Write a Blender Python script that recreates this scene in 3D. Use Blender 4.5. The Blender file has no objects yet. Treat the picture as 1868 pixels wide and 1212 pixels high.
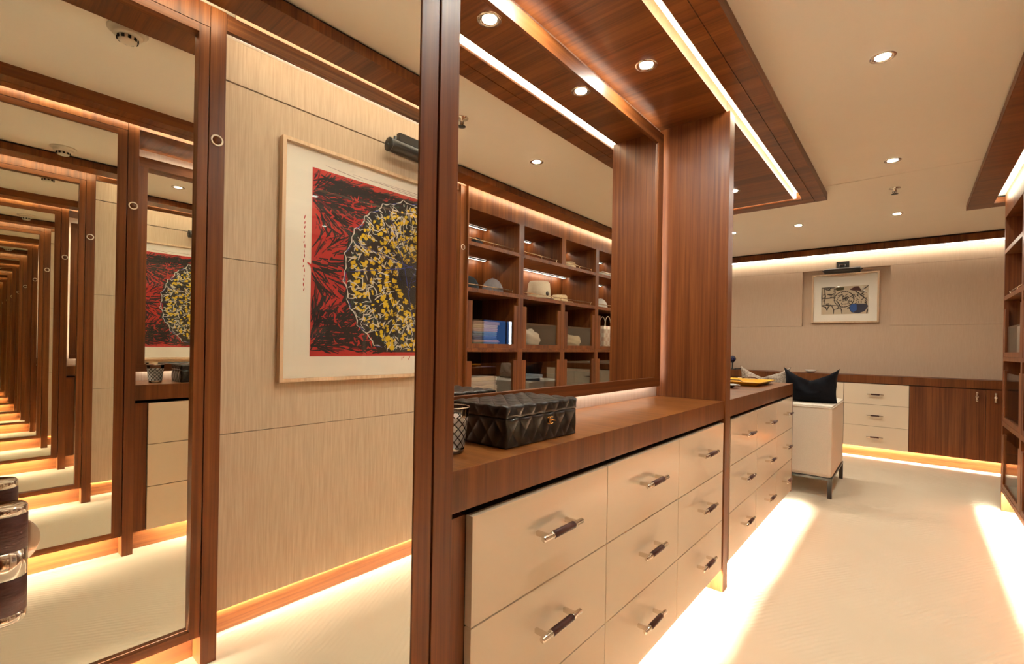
import bpy, bmesh, math, random
from mathutils import Vector, Matrix
random.seed(7)
PI = math.pi
S = bpy.context.scene
C = S.collection

# ------------------------------------------------------------------ camera, world, exposure
YAW, PITCH, ROLL = math.radians(40.35), math.radians(0.03), math.radians(0.97)
fw = Vector((-math.sin(YAW)*math.cos(PITCH), math.cos(YAW)*math.cos(PITCH), math.sin(PITCH)))
rt = Vector((math.cos(YAW), math.sin(YAW), 0)); up = rt.cross(fw)
rt2 = rt*math.cos(ROLL) + up*math.sin(ROLL); up2 = up*math.cos(ROLL) - rt*math.sin(ROLL)
cd = bpy.data.cameras.new('camera'); cam = bpy.data.objects.new('camera', cd); C.objects.link(cam)
M = Matrix((rt2, up2, -fw)).transposed().to_4x4(); M.translation = Vector((0, 0, 1.2)); cam.matrix_world = M
cd.sensor_fit = 'HORIZONTAL'; cd.sensor_width = 36; cd.lens = 856.7/1868*36
cd.shift_y = 25.2/1868; cd.clip_start = 0.01
S.camera = cam
w = bpy.data.worlds.new('world'); S.world = w; w.use_nodes = True
w.node_tree.nodes['Background'].inputs[0].default_value = (0.02, 0.02, 0.025, 1)
w.node_tree.nodes['Background'].inputs[1].default_value = 0.2
S.view_settings.view_transform = 'Standard'; S.view_settings.look = 'None'
S.view_settings.gamma = 1; S.view_settings.use_curve_mapping = False
S.view_settings.exposure = 2.05
cy = S.cycles
cy.max_bounces = 26; cy.glossy_bounces = 24; cy.diffuse_bounces = 5; cy.transparent_max_bounces = 16
cy.transmission_bounces = 8; cy.use_denoising = True; cy.caustics_reflective = True; cy.caustics_refractive = False
cy.sample_clamp_indirect = 4.0; cy.blur_glossy = 0.3; cy.use_adaptive_sampling = False
LEDC = (1.0, 0.97, 0.83)      # warm white strips
DWN = (1.0, 0.79, 0.55)      # downlights
K_UNDER, K_SLOT, K_BACK, K_SHELF, K_FAR, K_DOWN = 270, 5.5, 9, 9, 9, 330

# ------------------------------------------------------------------ materials
def nm(name):
    m = bpy.data.materials.new(name); m.use_nodes = True
    nt = m.node_tree; b = nt.nodes['Principled BSDF']
    return m, nt, b
def L(nt, a, b): nt.links.new(a, b)
def plain(name, col, rough=0.5, metal=0.0, spec=0.5, coat=0.0, noise=0.0, nscale=30):
    m, nt, b = nm(name)
    b.inputs['Base Color'].default_value = (*col, 1); b.inputs['Roughness'].default_value = rough
    b.inputs['Metallic'].default_value = metal; b.inputs['Specular IOR Level'].default_value = spec
    b.inputs['Coat Weight'].default_value = coat; b.inputs['Coat Roughness'].default_value = 0.1
    if noise:
        g = nt.nodes.new('ShaderNodeNewGeometry'); n = nt.nodes.new('ShaderNodeTexNoise')
        n.inputs['Scale'].default_value = nscale; n.inputs['Detail'].default_value = 4
        L(nt, g.outputs['Position'], n.inputs['Vector'])
        mx = nt.nodes.new('ShaderNodeMixRGB'); mx.blend_type = 'MULTIPLY'
        mx.inputs[0].default_value = noise; mx.inputs[1].default_value = (*col, 1)
        L(nt, n.outputs['Fac'], mx.inputs[2]); L(nt, mx.outputs[0], b.inputs['Base Color'])
    return m
def wood(name, axis='z', cols=((.080,.0205,.0048),(.145,.042,.0100),(.205,.068,.0165)), rough=.40, fine=75, coat=.03):
    m, nt, b = nm(name)
    g = nt.nodes.new('ShaderNodeNewGeometry')
    def tex(across, along, detail, dist=0.0):
        mp = nt.nodes.new('ShaderNodeMapping'); s = [across]*3; s['xyz'.index(axis)] = along
        mp.inputs['Scale'].default_value = s; L(nt, g.outputs['Position'], mp.inputs['Vector'])
        n = nt.nodes.new('ShaderNodeTexNoise'); n.inputs['Scale'].default_value = 1
        n.inputs['Detail'].default_value = detail; n.inputs['Roughness'].default_value = .6
        n.inputs['Distortion'].default_value = dist
        L(nt, mp.outputs[0], n.inputs['Vector']); return n.outputs['Fac']
    a = tex(fine, 1.1, 4, .3); c = tex(11, .55, 2); f = tex(260, 9, 2)
    ad = nt.nodes.new('ShaderNodeMath'); ad.operation = 'MULTIPLY_ADD'; L(nt, a, ad.inputs[0]); ad.inputs[1].default_value = .5
    m2 = nt.nodes.new('ShaderNodeMath'); m2.operation = 'MULTIPLY'; L(nt, c, m2.inputs[0]); m2.inputs[1].default_value = .5
    L(nt, m2.outputs[0], ad.inputs[2])
    m3 = nt.nodes.new('ShaderNodeMath'); m3.operation = 'MULTIPLY_ADD'; L(nt, f, m3.inputs[0]); m3.inputs[1].default_value = .12; L(nt, ad.outputs[0], m3.inputs[2])
    r = nt.nodes.new('ShaderNodeValToRGB'); e = r.color_ramp.elements
    e[0].position = .43; e[0].color = (*cols[0], 1); e[1].position = .70; e[1].color = (*cols[2], 1)
    k = r.color_ramp.elements.new(.565); k.color = (*cols[1], 1)
    L(nt, m3.outputs[0], r.inputs[0]); L(nt, r.outputs[0], b.inputs['Base Color'])
    b.inputs['Roughness'].default_value = rough; b.inputs['Coat Weight'].default_value = coat; b.inputs['Coat Roughness'].default_value = .22; b.inputs['Specular IOR Level'].default_value = .28
    bp = nt.nodes.new('ShaderNodeBump'); bp.inputs['Strength'].default_value = .06; bp.inputs['Distance'].default_value = .001
    L(nt, a, bp.inputs['Height']); L(nt, bp.outputs[0], b.inputs['Normal'])
    return m
def textile(name, c0, c1, scale=(160,160,5), rough=.85, bump=.15):
    m, nt, b = nm(name)
    g = nt.nodes.new('ShaderNodeNewGeometry'); mp = nt.nodes.new('ShaderNodeMapping'); mp.inputs['Scale'].default_value = scale
    L(nt, g.outputs['Position'], mp.inputs['Vector'])
    n = nt.nodes.new('ShaderNodeTexNoise'); n.inputs['Scale'].default_value = 1; n.inputs['Detail'].default_value = 4; n.inputs['Roughness'].default_value = .65
    L(nt, mp.outputs[0], n.inputs['Vector'])
    r = nt.nodes.new('ShaderNodeValToRGB'); r.color_ramp.elements[0].position = .32; r.color_ramp.elements[0].color = (*c0,1)
    r.color_ramp.elements[1].position = .68; r.color_ramp.elements[1].color = (*c1,1)
    L(nt, n.outputs['Fac'], r.inputs[0]); L(nt, r.outputs[0], b.inputs['Base Color'])
    b.inputs['Roughness'].default_value = rough; b.inputs['Specular IOR Level'].default_value = .25
    bp = nt.nodes.new('ShaderNodeBump'); bp.inputs['Strength'].default_value = bump; bp.inputs['Distance'].default_value = .002
    L(nt, n.outputs['Fac'], bp.inputs['Height']); L(nt, bp.outputs[0], b.inputs['Normal'])
    return m
def emit(name, col, s):
    m = bpy.data.materials.new(name); m.use_nodes = True; nt = m.node_tree; nt.nodes.clear()
    e = nt.nodes.new('ShaderNodeEmission'); e.inputs[0].default_value = (*col, 1); e.inputs[1].default_value = s
    o = nt.nodes.new('ShaderNodeOutputMaterial'); L(nt, e.outputs[0], o.inputs[0]); return m
def mirror_mat(name, col):
    m = bpy.data.materials.new(name); m.use_nodes = True; nt = m.node_tree; nt.nodes.clear()
    e = nt.nodes.new('ShaderNodeBsdfGlossy'); e.inputs['Color'].default_value = (*col, 1); e.inputs['Roughness'].default_value = 0
    o = nt.nodes.new('ShaderNodeOutputMaterial'); L(nt, e.outputs[0], o.inputs[0]); return m
def pane_mat(name, tint=(1,1,1), boost=1.0):
    m = bpy.data.materials.new(name); m.use_nodes = True; nt = m.node_tree; nt.nodes.clear()
    t = nt.nodes.new('ShaderNodeBsdfTransparent'); t.inputs[0].default_value = (*tint, 1)
    e = nt.nodes.new('ShaderNodeBsdfGlossy'); e.inputs['Roughness'].default_value = 0
    f = nt.nodes.new('ShaderNodeFresnel'); f.inputs['IOR'].default_value = 1.5
    ml = nt.nodes.new('ShaderNodeMath'); ml.operation = 'MULTIPLY'; ml.use_clamp = True; ml.inputs[1].default_value = boost
    L(nt, f.outputs[0], ml.inputs[0])
    x = nt.nodes.new('ShaderNodeMixShader'); L(nt, ml.outputs[0], x.inputs[0]); L(nt, t.outputs[0], x.inputs[1]); L(nt, e.outputs[0], x.inputs[2])
    o = nt.nodes.new('ShaderNodeOutputMaterial'); L(nt, x.outputs[0], o.inputs[0]); return m

WZ, WX, WY = wood('wood_grain_upright', 'z'), wood('wood_grain_across', 'x'), wood('wood_grain_along', 'y')
WUNLIT = wood('unlit_interior_wood', 'z', ((.016,.006,.003),(.024,.009,.004),(.034,.013,.006)), rough=.5)  # near-black tone paints in the shade inside the glass-drawer bays
WSOF = wood('wood_soffit', 'x', rough=.30)
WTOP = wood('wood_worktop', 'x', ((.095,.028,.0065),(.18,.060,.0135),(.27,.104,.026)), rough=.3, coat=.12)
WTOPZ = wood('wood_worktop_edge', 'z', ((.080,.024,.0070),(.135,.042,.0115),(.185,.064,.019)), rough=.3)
WDARK = plain('dark_recess', (.02,.008,.004), .6)
BLACK = plain('black_gap', (.006,.005,.004), .8)
CEIL = plain('cream_ceiling_lining', (.84,.755,.63), .75, spec=.2, noise=.04, nscale=6)
SEAMM = plain('ceiling_seam_shade', (.30,.22,.14), .9)
TEXT = textile('fabric_wall_covering', (.44,.325,.22), (.56,.43,.30))
TEXTF = textile('fabric_wall_covering_far', (.50,.365,.255), (.54,.40,.285), (150,150,12), bump=.05)
SPLASH = textile('pale_veneer_backsplash', (.58,.46,.38), (.75,.62,.53), (140,140,3), rough=.5)
LACQ = plain('cream_lacquer', (.72,.60,.44), .26, spec=.45, coat=.3)
LACQE = plain('cream_lacquer_edge', (.42,.28,.16), .5)
CHROME = plain('polished_nickel', (.75,.70,.64), .12, 1.0)
DCHROME = plain('dark_bronze', (.045,.040,.036), .32, .5)
LEATHER = textile('stitched_brown_leather', (.045,.013,.010), (.075,.024,.018), (60,60,400), rough=.42, bump=.5)
MIRR = mirror_mat('mirror_silver', (.93,.925,.875))
GLASS = pane_mat('clear_glass')
TGLASS = pane_mat('smoked_drawer_glass', (.97,.96,.95), .5)
ARTGL = pane_mat('picture_glazing', boost=.55)
WHITEP = plain('white_plastic', (.72,.66,.55), .45)
WHITEL = textile('white_upholstery', (.66,.58,.46), (.74,.66,.54), (300,300,300), rough=.6, bump=.05)
BLKMET = plain('black_metal', (.035,.035,.033), .35, .6)
BLKLEA = plain('black_leather', (.006,.0055,.005), .28, spec=.5)
VELVET = plain('black_velvet', (.006,.006,.009), .85, spec=.12, noise=.6, nscale=60)
PATT = textile('grey_patterned_weave', (.16,.11,.08), (.50,.41,.32), (70,70,70), bump=.3)
RINGM = plain('satin_nickel_ring', (.80,.70,.58), .4, .6)
BRASS = plain('pale_brass', (.80,.62,.42), .25, 1.0)
GOLD = plain('gold_metal', (.85,.50,.16), .22, 1.0)
YEL = plain('yellow_lacquer', (.80,.40,.012), .3, coat=.5)
SILV = plain('silver_dish', (.62,.60,.55), .25, .85)
BLUE = plain('dark_blue_glaze', (.008,.012,.05), .12, coat=.6)
ASH = wood('pale_ash_frame', 'z', ((.52,.34,.20),(.62,.43,.27),(.70,.51,.34)), rough=.5, coat=0)
MAT_ = plain('white_mount_card', (.90,.83,.70), .8)
E_UND = emit('led_under_cabinet', LEDC, K_UNDER); E_SLOT = emit('led_soffit_slot', (1,.90,.64), K_SLOT)
E_BACK = emit('led_behind_mirror', (1,.92,.76), K_BACK); E_SHELF = emit('led_shelf', (1,.86,.68), K_SHELF)
E_FAR = emit('led_far_cove', (1,.92,.76), K_FAR); E_DOWN = emit('downlight_lamp', (1,.98,.87), K_DOWN)
E_FARU = emit('led_far_plinth', LEDC, 95); E_WIN = emit('dusk_window_light', (.04,.11,.32), .5); E_WINE = emit('bright_window_edge', (.75,.88,1), 4)

def carpet():
    m, nt, b = nm('cream_sculpted_carpet')
    g = nt.nodes.new('ShaderNodeNewGeometry')
    mp = nt.nodes.new('ShaderNodeMapping'); mp.inputs['Rotation'].default_value = (0,0,.55); L(nt, g.outputs['Position'], mp.inputs['Vector'])
    wv = nt.nodes.new('ShaderNodeTexWave'); wv.inputs['Scale'].default_value = 14; wv.inputs['Distortion'].default_value = 5.5
    wv.inputs['Detail'].default_value = 2; wv.inputs['Detail Scale'].default_value = .35; L(nt, mp.outputs[0], wv.inputs['Vector'])
    n = nt.nodes.new('ShaderNodeTexNoise'); n.inputs['Scale'].default_value = 420; n.inputs['Detail'].default_value = 3; L(nt, g.outputs['Position'], n.inputs['Vector'])
    n2 = nt.nodes.new('ShaderNodeTexNoise'); n2.inputs['Scale'].default_value = 2.2; n2.inputs['Detail'].default_value = 3; L(nt, g.outputs['Position'], n2.inputs['Vector'])
    st = nt.nodes.new('ShaderNodeMapRange'); st.inputs[1].default_value = .42; st.inputs[2].default_value = .62; L(nt, n2.outputs['Fac'], st.inputs[0])
    ml = nt.nodes.new('ShaderNodeMath'); ml.operation = 'MULTIPLY'; L(nt, wv.outputs['Fac'], ml.inputs[0]); L(nt, st.outputs[0], ml.inputs[1])
    ad = nt.nodes.new('ShaderNodeMath'); ad.operation = 'MULTIPLY_ADD'; ad.inputs[1].default_value = .25; L(nt, n.outputs['Fac'], ad.inputs[0]); L(nt, ml.outputs[0], ad.inputs[2])
    r = nt.nodes.new('ShaderNodeValToRGB'); r.color_ramp.elements[0].color = (.60,.50,.36,1); r.color_ramp.elements[1].color = (.68,.585,.44,1)
    L(nt, n2.outputs['Fac'], r.inputs[0]); L(nt, r.outputs[0], b.inputs['Base Color'])
    b.inputs['Roughness'].default_value = .95; b.inputs['Specular IOR Level'].default_value = .1
    bp = nt.nodes.new('ShaderNodeBump'); bp.inputs['Strength'].default_value = .45; bp.inputs['Distance'].default_value = .004
    L(nt, ad.outputs[0], bp.inputs['Height']); L(nt, bp.outputs[0], b.inputs['Normal'])
    return m
CARPET = carpet()

# ------------------------------------------------------------------ mesh helpers
def bx(bm, x0, x1, y0, y1, z0, z1, bev=0.0, mi=0):
    r = bmesh.ops.create_cube(bm, size=1.0)
    vs = r['verts']
    for v in vs:
        v.co = Vector(((x0+x1)/2 + v.co.x*(x1-x0), (y0+y1)/2 + v.co.y*(y1-y0), (z0+z1)/2 + v.co.z*(z1-z0)))
    fs = set(f for v in vs for f in v.link_faces)
    for f in fs: f.material_index = mi
    if bev:
        es = set(e for v in vs for e in v.link_edges)
        bmesh.ops.bevel(bm, geom=list(es), offset=bev, segments=2, profile=.7, affect='EDGES')
    return bm
def frame_axes(axis):
    return {'z': (Vector((1,0,0)), Vector((0,1,0)), Vector((0,0,1))),
            'x': (Vector((0,1,0)), Vector((0,0,1)), Vector((1,0,0))),
            'y': (Vector((0,0,1)), Vector((1,0,0)), Vector((0,1,0)))}[axis]
def lathe(bm, prof, c, axis='z', n=32, mi=0, smooth=True):
    a, b, d = frame_axes(axis); c = Vector(c); rings = []
    for r, h in prof:
        if r < 1e-6: rings.append([bm.verts.new(c + d*h)])
        else: rings.append([bm.verts.new(c + d*h + (a*math.cos(2*PI*i/n) + b*math.sin(2*PI*i/n))*r) for i in range(n)])
    for p, q in zip(rings[:-1], rings[1:]):
        for i in range(n):
            j = (i+1) % n
            if len(p) == 1 and len(q) == 1: continue
            vs = [p[0], q[j], q[i]] if len(p) == 1 else ([p[i], p[j], q[0]] if len(q) == 1 else [p[i], p[j], q[j], q[i]])
            try:
                f = bm.faces.new(vs); f.material_index = mi; f.smooth = smooth
            except ValueError: pass
    return bm
def cyl(bm, c, axis, r, h, n=20, mi=0, ch=.0):
    if ch: pr = [(0,-h/2),(r-ch,-h/2),(r,-h/2+ch),(r,h/2-ch),(r-ch,h/2),(0,h/2)]
    else: pr = [(0,-h/2),(r,-h/2),(r,h/2),(0,h/2)]
    return lathe(bm, pr, c, axis, n, mi, smooth=True)
def tube(bm, pts, r, n=8, closed=False):
    pts = [Vector(p) for p in pts]; rings = []; m = len(pts)
    for i, p in enumerate(pts):
        if closed: t = pts[(i+1) % m]-pts[i-1]
        else: t = pts[min(i+1, m-1)]-pts[max(i-1, 0)]
        t.normalize(); h = Vector((0,0,1)) if abs(t.z) < .9 else Vector((1,0,0))
        u = t.cross(h).normalized(); v = t.cross(u)
        rings.append([bm.verts.new(p + (u*math.cos(2*PI*k/n) + v*math.sin(2*PI*k/n))*r) for k in range(n)])
    rg = list(zip(rings[:-1], rings[1:])) + ([(rings[-1], rings[0])] if closed else [])
    for a, b in rg:
        for k in range(n):
            f = bm.faces.new([a[k], a[(k+1) % n], b[(k+1) % n], b[k]]); f.smooth = True
    if not closed:
        bm.faces.new(rings[0][::-1]); bm.faces.new(rings[-1])
    return bm
def NB(): return bmesh.new()
def wloc(o):
    v = Vector(o.location)
    while o.parent: o = o.parent; v += Vector(o.location)
    return v
def obj(name, bm, mats, parent=None, recalc=True):
    if recalc: bmesh.ops.recalc_face_normals(bm, faces=bm.faces[:])
    co = [v.co for v in bm.verts]
    c = Vector([(min(v[i] for v in co)+max(v[i] for v in co))/2 for i in range(3)])
    if parent is None: c.z = min(v.z for v in co)
    bmesh.ops.translate(bm, vec=-c, verts=bm.verts)
    me = bpy.data.meshes.new(name); bm.to_mesh(me); bm.free()
    for m in (mats if isinstance(mats, (list, tuple)) else [mats]): me.materials.append(m)
    o = bpy.data.objects.new(name, me); C.objects.link(o)
    if parent: o.parent = parent; o.location = c - wloc(parent)
    else: o.location = c
    return o
def ob(name, b, mat, parent=None, bev=0.0):
    return obj(name, bx(NB(), *b, bev), mat, parent)
def tag(o, label, cat, group=None):
    o['label'] = label; o['category'] = cat
    if group: o['group'] = group
    return o
def thing(name, label, cat, loc, group=None):
    o = bpy.data.objects.new(name, None); C.objects.link(o); o.location = loc; o.empty_display_size = .05
    return tag(o, label, cat, group)
def struct(o): o['kind'] = 'structure'; return o
def sempty(name, loc):
    o = bpy.data.objects.new(name, None); C.objects.link(o); o.location = loc; o.empty_display_size = .05
    return struct(o)

# ------------------------------------------------------------------ key dimensions
ZC, ZS = 2.437, 2.382            # ceiling, soffit underside
XF = -.694                       # fronts of posts and fins, left side
XD = -.697; XT = -.700           # drawer fronts, worktop front
ZT, ZTB = .9447, .8584           # worktop top and underside
Y0, Y1 = .641, 2.452             # niche between the two left fins
XB = -1.050                      # backsplash
XR = .541                        # shelving fronts, right side
XP = .580                        # post fronts of the right mirror door

# ------------------------------------------------------------------ the setting
struct(ob('floor', (-4.3, 1.3, -1.2, 7.2, -.05, 0), CARPET))
ce = sempty('ceiling', (0, 0, ZC))
ob('ceiling_panel', (-4.3, 1.3, -1.2, 4.188, ZC, ZC+.03), CEIL, ce)
ob('ceiling_panel', (-4.3, 1.3, 4.193, 7.2, ZC, ZC+.03), CEIL, ce)
ob('ceiling_deck', (-4.3, 1.3, -1.2, 7.2, ZC+.03, ZC+.08), SEAMM, ce)
struct(ob('wall_left', (-1.30, -.735, -1.2, .592, .124, ZC), WZ))
struct(ob('wall_left', (-1.30, -.79, -1.2, .592, 0, .1235), WZ))
struct(ob('wall_left', (-1.30, XB, .5925, 2.529, 0, ZC), SPLASH))
struct(ob('wall_lounge', (-4.3, -4.2, 2.4, 7.2, 0, ZC), TEXTF))
struct(ob('wall_near', (-4.3, -1.3, 2.4, 2.5, 0, ZC), TEXTF))
struct(ob('wall_back', (-1.3, 1.3, -1.2, -1.1, 0, ZC), WZ))
wf = sempty('wall_far', (-1, 7.02, 0))
YW = 7.017
for b in ((-4.2,1.2,.93,1.5145), (-4.2,-1.076,1.5165,2.2145), (-.193,1.2,1.5165,2.2145), (-4.2,1.2,2.2165,ZC)):
    ob('wall_panel', (b[0], b[1], YW, YW+.06, b[2], b[3]), TEXTF, wf)
ob('niche_back', (-1.1, -.17, YW+.055, YW+.065, 1.50, 2.23), TEXTF, wf)
ob('wall_core', (-4.2, 1.2, YW+.065, YW+.15, 0, ZC), TEXTF, wf)
wr = sempty('wall_right', (.76, 1.5, 0))
XA = .738
for z0, z1 in ((.100,.818), (.8205,1.5385), (1.541,2.259), (2.265, ZC)):
    ob('wall_panel', (XA, XA+.010, .62, 2.45, z0, z1), TEXT, wr)
ob('wall_core', (XA+.0105, .80, .62, 2.45, .121, ZC), BLACK, wr)
ob('wall_core', (XA+.035, .80, .62, 2.45, 0, .1205), BLACK, wr)
ob('wall_core', (.625, 1.2, -1.2, .60, .124, ZC), WZ, wr)
ob('wall_core', (.68, 1.2, -1.2, .60, 0, .1235), WZ, wr)
ob('wall_core', (.98, 1.2, 2.46, 5.3, 0, ZC), WZ, wr)
ob('wall_core', (1.2, 1.3, -1.2, 7.2, 0, ZC), TEXTF, wr)
br = sempty('baseboard_right', (.757, 1.5, 0))
ob('plinth_board', (XA+.022, XA+.034, .62, 2.45, 0, .12), WY, br)
ob('led_strip', (XA+.011, XA+.017, .65, 2.43, .102, .108), E_UND, br)

# left soffit (trim_1): boards round a light slot
t1 = sempty('trim_1', (-.7, 1.5, ZS))
ob('soffit_board', (-.659, -.5925, -1.1, 4.26, ZS, ZC), WSOF, t1)
ob('soffit_board', (-.5895, -.5165, -1.1, 4.377, ZS, ZC), WSOF, t1)
ob('soffit_fascia', (-.5165, -.513, -1.1, 4.377, ZS, ZC), WY, t1)
ob('soffit_board', (-1.75, -.5925, 4.262, 4.377, ZS, ZC), WSOF, t1)
ob('soffit_board', (-1.75, -.665, 4.228, 4.26, ZS, ZC), WSOF, t1)
ob('soffit_board', (-1.05, -.711, Y0-.001, Y1+.001, ZS, ZC), WSOF, t1)
ob('soffit_board', (-1.75, -.711, Y1+.003, 4.186, ZS, ZC), WSOF, t1)
ob('soffit_backing', (-1.75, -1.7, 2.5, 4.377, ZS-.001, ZC-.001), WSOF, t1)
ob('led_strip', (-.663, -.6595, -1.0, 4.22, ZS+.012, ZC-.004), E_SLOT, t1)
ob('led_strip', (-1.7, -.70, 4.2235, 4.2275, ZS+.012, ZC-.004), E_SLOT, t1)
# right soffit (trim_2)
t2 = sempty('trim_2', (.43, 2.5, ZS))
ob('soffit_board', (.336, .481, -1.1, 5.375, ZS, ZC-.012), WSOF, t2)
ob('soffit_fascia', (.3325, .336, -1.1, 5.375, ZS, ZC-.012), WZ, t2)
ob('soffit_board', (.482, 1.2, 5.238, 5.375, ZS, ZC-.012), WSOF, t2)
ob('shadow_gap', (.342, .478, -1.1, 5.37, ZC-.012, ZC), BLACK, t2)
ob('shadow_gap', (.482, 1.2, 5.24, 5.37, ZC-.012, ZC), BLACK, t2)
ob('led_strip', (.4815, .485, -1.0, 5.22, ZS+.012, ZC-.006), E_SLOT, t2)
# far trim (trim_3)
t3 = sempty('trim_3', (-1.4, 6.7, 2.36))
ob('trim_board', (-4.2, 1.2, 6.640, 6.662, 2.352, 2.420), WZ, t3)
ob('trim_shelf', (-4.2, 1.2, 6.662, 6.96, 2.395, 2.420), WX, t3)
ob('shadow_gap', (-4.2, 1.2, 6.655, 6.96, 2.420, ZC), BLACK, t3)
ob('led_strip', (-4.1, 1.15, 6.955, 6.967, 2.385, 2.395), E_FAR, t3)
# window beyond the lounge, far left
w1 = sempty('window_1', (-3.4, YW-.01, .95))
ob('window_frame', (-3.62, -2.76, YW-.03, YW, .94, 2.06), BLKMET, w1)
ob('window_pane', (-3.56, -2.97, YW-.036, YW-.031, .97, 2.01), E_WIN, w1)
ob('window_pane', (-2.93, -2.89, YW-.036, YW-.031, .97, 2.01), E_WIN, w1)
ob('window_pane', (-2.875, -2.82, YW-.036, YW-.031, .97, 2.01), E_WINE, w1)

# ------------------------------------------------------------------ posts, doors, fins
def button(parent, x, y, z, d):
    b = NB(); lathe(b, [(.0150,0),(.0205,0),(.0212,d*.002),(.0195,d*.0038),(.0165,d*.0038),(.0150,d*.0018)], (x,y,z), 'x', 32)
    ring = obj('button', b, RINGM, parent)
    b = NB(); cyl(b, (x+d*.0008, y, z), 'x', .0149, .0016, 28); obj('button_face', b, WZ, ring)

def post(label, x0, x1, y0, y1, bz, by, d, top=ZC-.001):
    t = thing('wooden_post', label, 'post', ((x0+x1)/2, (y0+y1)/2, 0))
    ob('post_body', (x0, x1, y0, y1, 0, top), WZ, t, .0012)
    if bz: button(t, x1 if d > 0 else x0, by, bz, d)
    return t
post('brown wooden post at the left end of the worktop, beside the nearest mirror door', XB, XF, .592, Y0, 1.944, .617, 1, ZC-.002)
post('brown wooden post with round nickel button between the right mirror door and artwork wall', XP, .76, .5865, Y0-.002, 1.946, .612, -1, ZC-.002)
post('wooden post with small round button at the near end of the open shelving', .565, .98, 2.432, 2.486, 1.944, 2.462, -1, ZC-.002)
fin = thing('wooden_fin', 'tall wooden divider panel between the two runs of cream drawers', 'panel', (-.87, 2.49, 0))
ob('panel_body', (XB, XF-.003, Y1, 2.529, 0, ZS), WZ, fin, .001)
ob('front_edge', (XF-.003, XF, Y1+.001, 2.528, 0, ZS), WZ, fin)

def mirror_door(label, face, glass, back, d, loc):
    # face = x of the stiles, glass = x of the silvered pane; d=+1 looks to +x
    t = thing('mirror_door', label, 'mirror door', loc)
    ya, yb, za, zb = -.45, .5885 if d > 0 else .5835, .112, 2.353
    gw = .0415 if d > 0 else .033
    x0, x1 = (back, face) if d > 0 else (face, back)
    ob('stile', (x0, x1, yb-gw, yb, za, zb), WZ, t, .0008)
    ob('stile', (x0, x1, ya, ya+gw, za, zb), WZ, t, .0008)
    r0, r1 = (face-.022, face) if d > 0 else (face, face+.022)
    ob('rail', (r0, r1, ya+gw, yb-gw, za, za+.030), WY, t, .0008)
    ob('rail', (x0, x1, ya+gw, yb-gw, zb-.030, zb), WY, t, .0008)
    g0, g1 = (glass-.005, glass) if d > 0 else (glass, glass+.005)
    ob('mirror_pane', (g0, g1, ya+gw, yb-gw, za+.030, zb-.030), MIRR, t)
    h0, h1 = (back, face-.001) if d > 0 else (face+.001, back)
    ob('head_panel', (h0, h1, ya, yb+.002, zb+.003, ZC-.001), WZ, t)
    p0, p1 = (-.789, -.777) if d > 0 else (.668, .679)
    q = sorted((p0, p1))
    ob('plinth', (q[0], q[1], ya, yb+.002, 0, .122), WY, t)
    s = face-d*.032
    ob('led_strip', (s-.004, s+.004, ya+.02, yb-.005, .116, .1225), E_UND, t)
    ob('backing', ((glass-.02, glass-.006, ya+.01, yb-.01, za+.014, zb-.01) if d > 0 else (glass+.006, glass+.018, ya+.01, yb-.01, za+.014, zb-.01)), WDARK, t)
    return t
md = mirror_door('tall wood-framed mirror door nearest the camera with a leather and nickel pull', XF-.002, -.6985, -.733, 1, (-.71, .1, 0))
# pull on it
hp = NB(); hy, hz, hx = .0290, .990, -.640
lathe(hp, [(0,-.0545),(.0135,-.0545),(.0155,-.052),(.0155,-.046),(.0148,-.0455),(.0148,-.0125),(.0158,-.012),(.0158,.012),(.0148,.0125),(.0148,.0455),(.0155,.046),(.0155,.052),(.0135,.0545),(0,.0545)], (hx,hy,hz), 'z', 36)
hn = obj('handle', hp, CHROME, md)
for s in (-1, 1):
    b = NB(); lathe(b, [(.0149,-.0163),(.0157,-.0158),(.0157,.0158),(.0149,.0163)], (hx,hy,hz+s*.0290), 'z', 36); obj('leather_sleeve', b, LEATHER, hn)
b = NB(); cyl(b, (-.672, hy, hz), 'x', .007, .062); obj('handle_neck', b, CHROME, hn)
b = NB(); lathe(b, [(0,0),(.029,0),(.030,.001),(.030,.003),(.026,.005),(0,.005)], (-.703, hy+.002, hz), 'x', 40); obj('rosette', b, CHROME, hn)
mirror_door('tall wood-framed mirror door on the right side, left of the red and yellow artwork', XP+.002, .606, .624, -1, (.6, .1, 0))

ob('added_light_baffle', (.504, .508, Y0+.002, 2.425, ZS, 2.424), WY, t2)  # added board, keeps the slot light off the lower pelmet
# board that masks the top of the artwork recess
pm = tag(ob('pelmet_board', (XP+.004, XP+.026, Y0, 2.430, 2.372, ZC-.002), WY), 'long narrow wooden pelmet board above the artwork recess', 'pelmet')

ob('led_strip', (XP+.027, XP+.033, Y0+.02, 2.42, 2.376, 2.384), E_BACK, pm)

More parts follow.
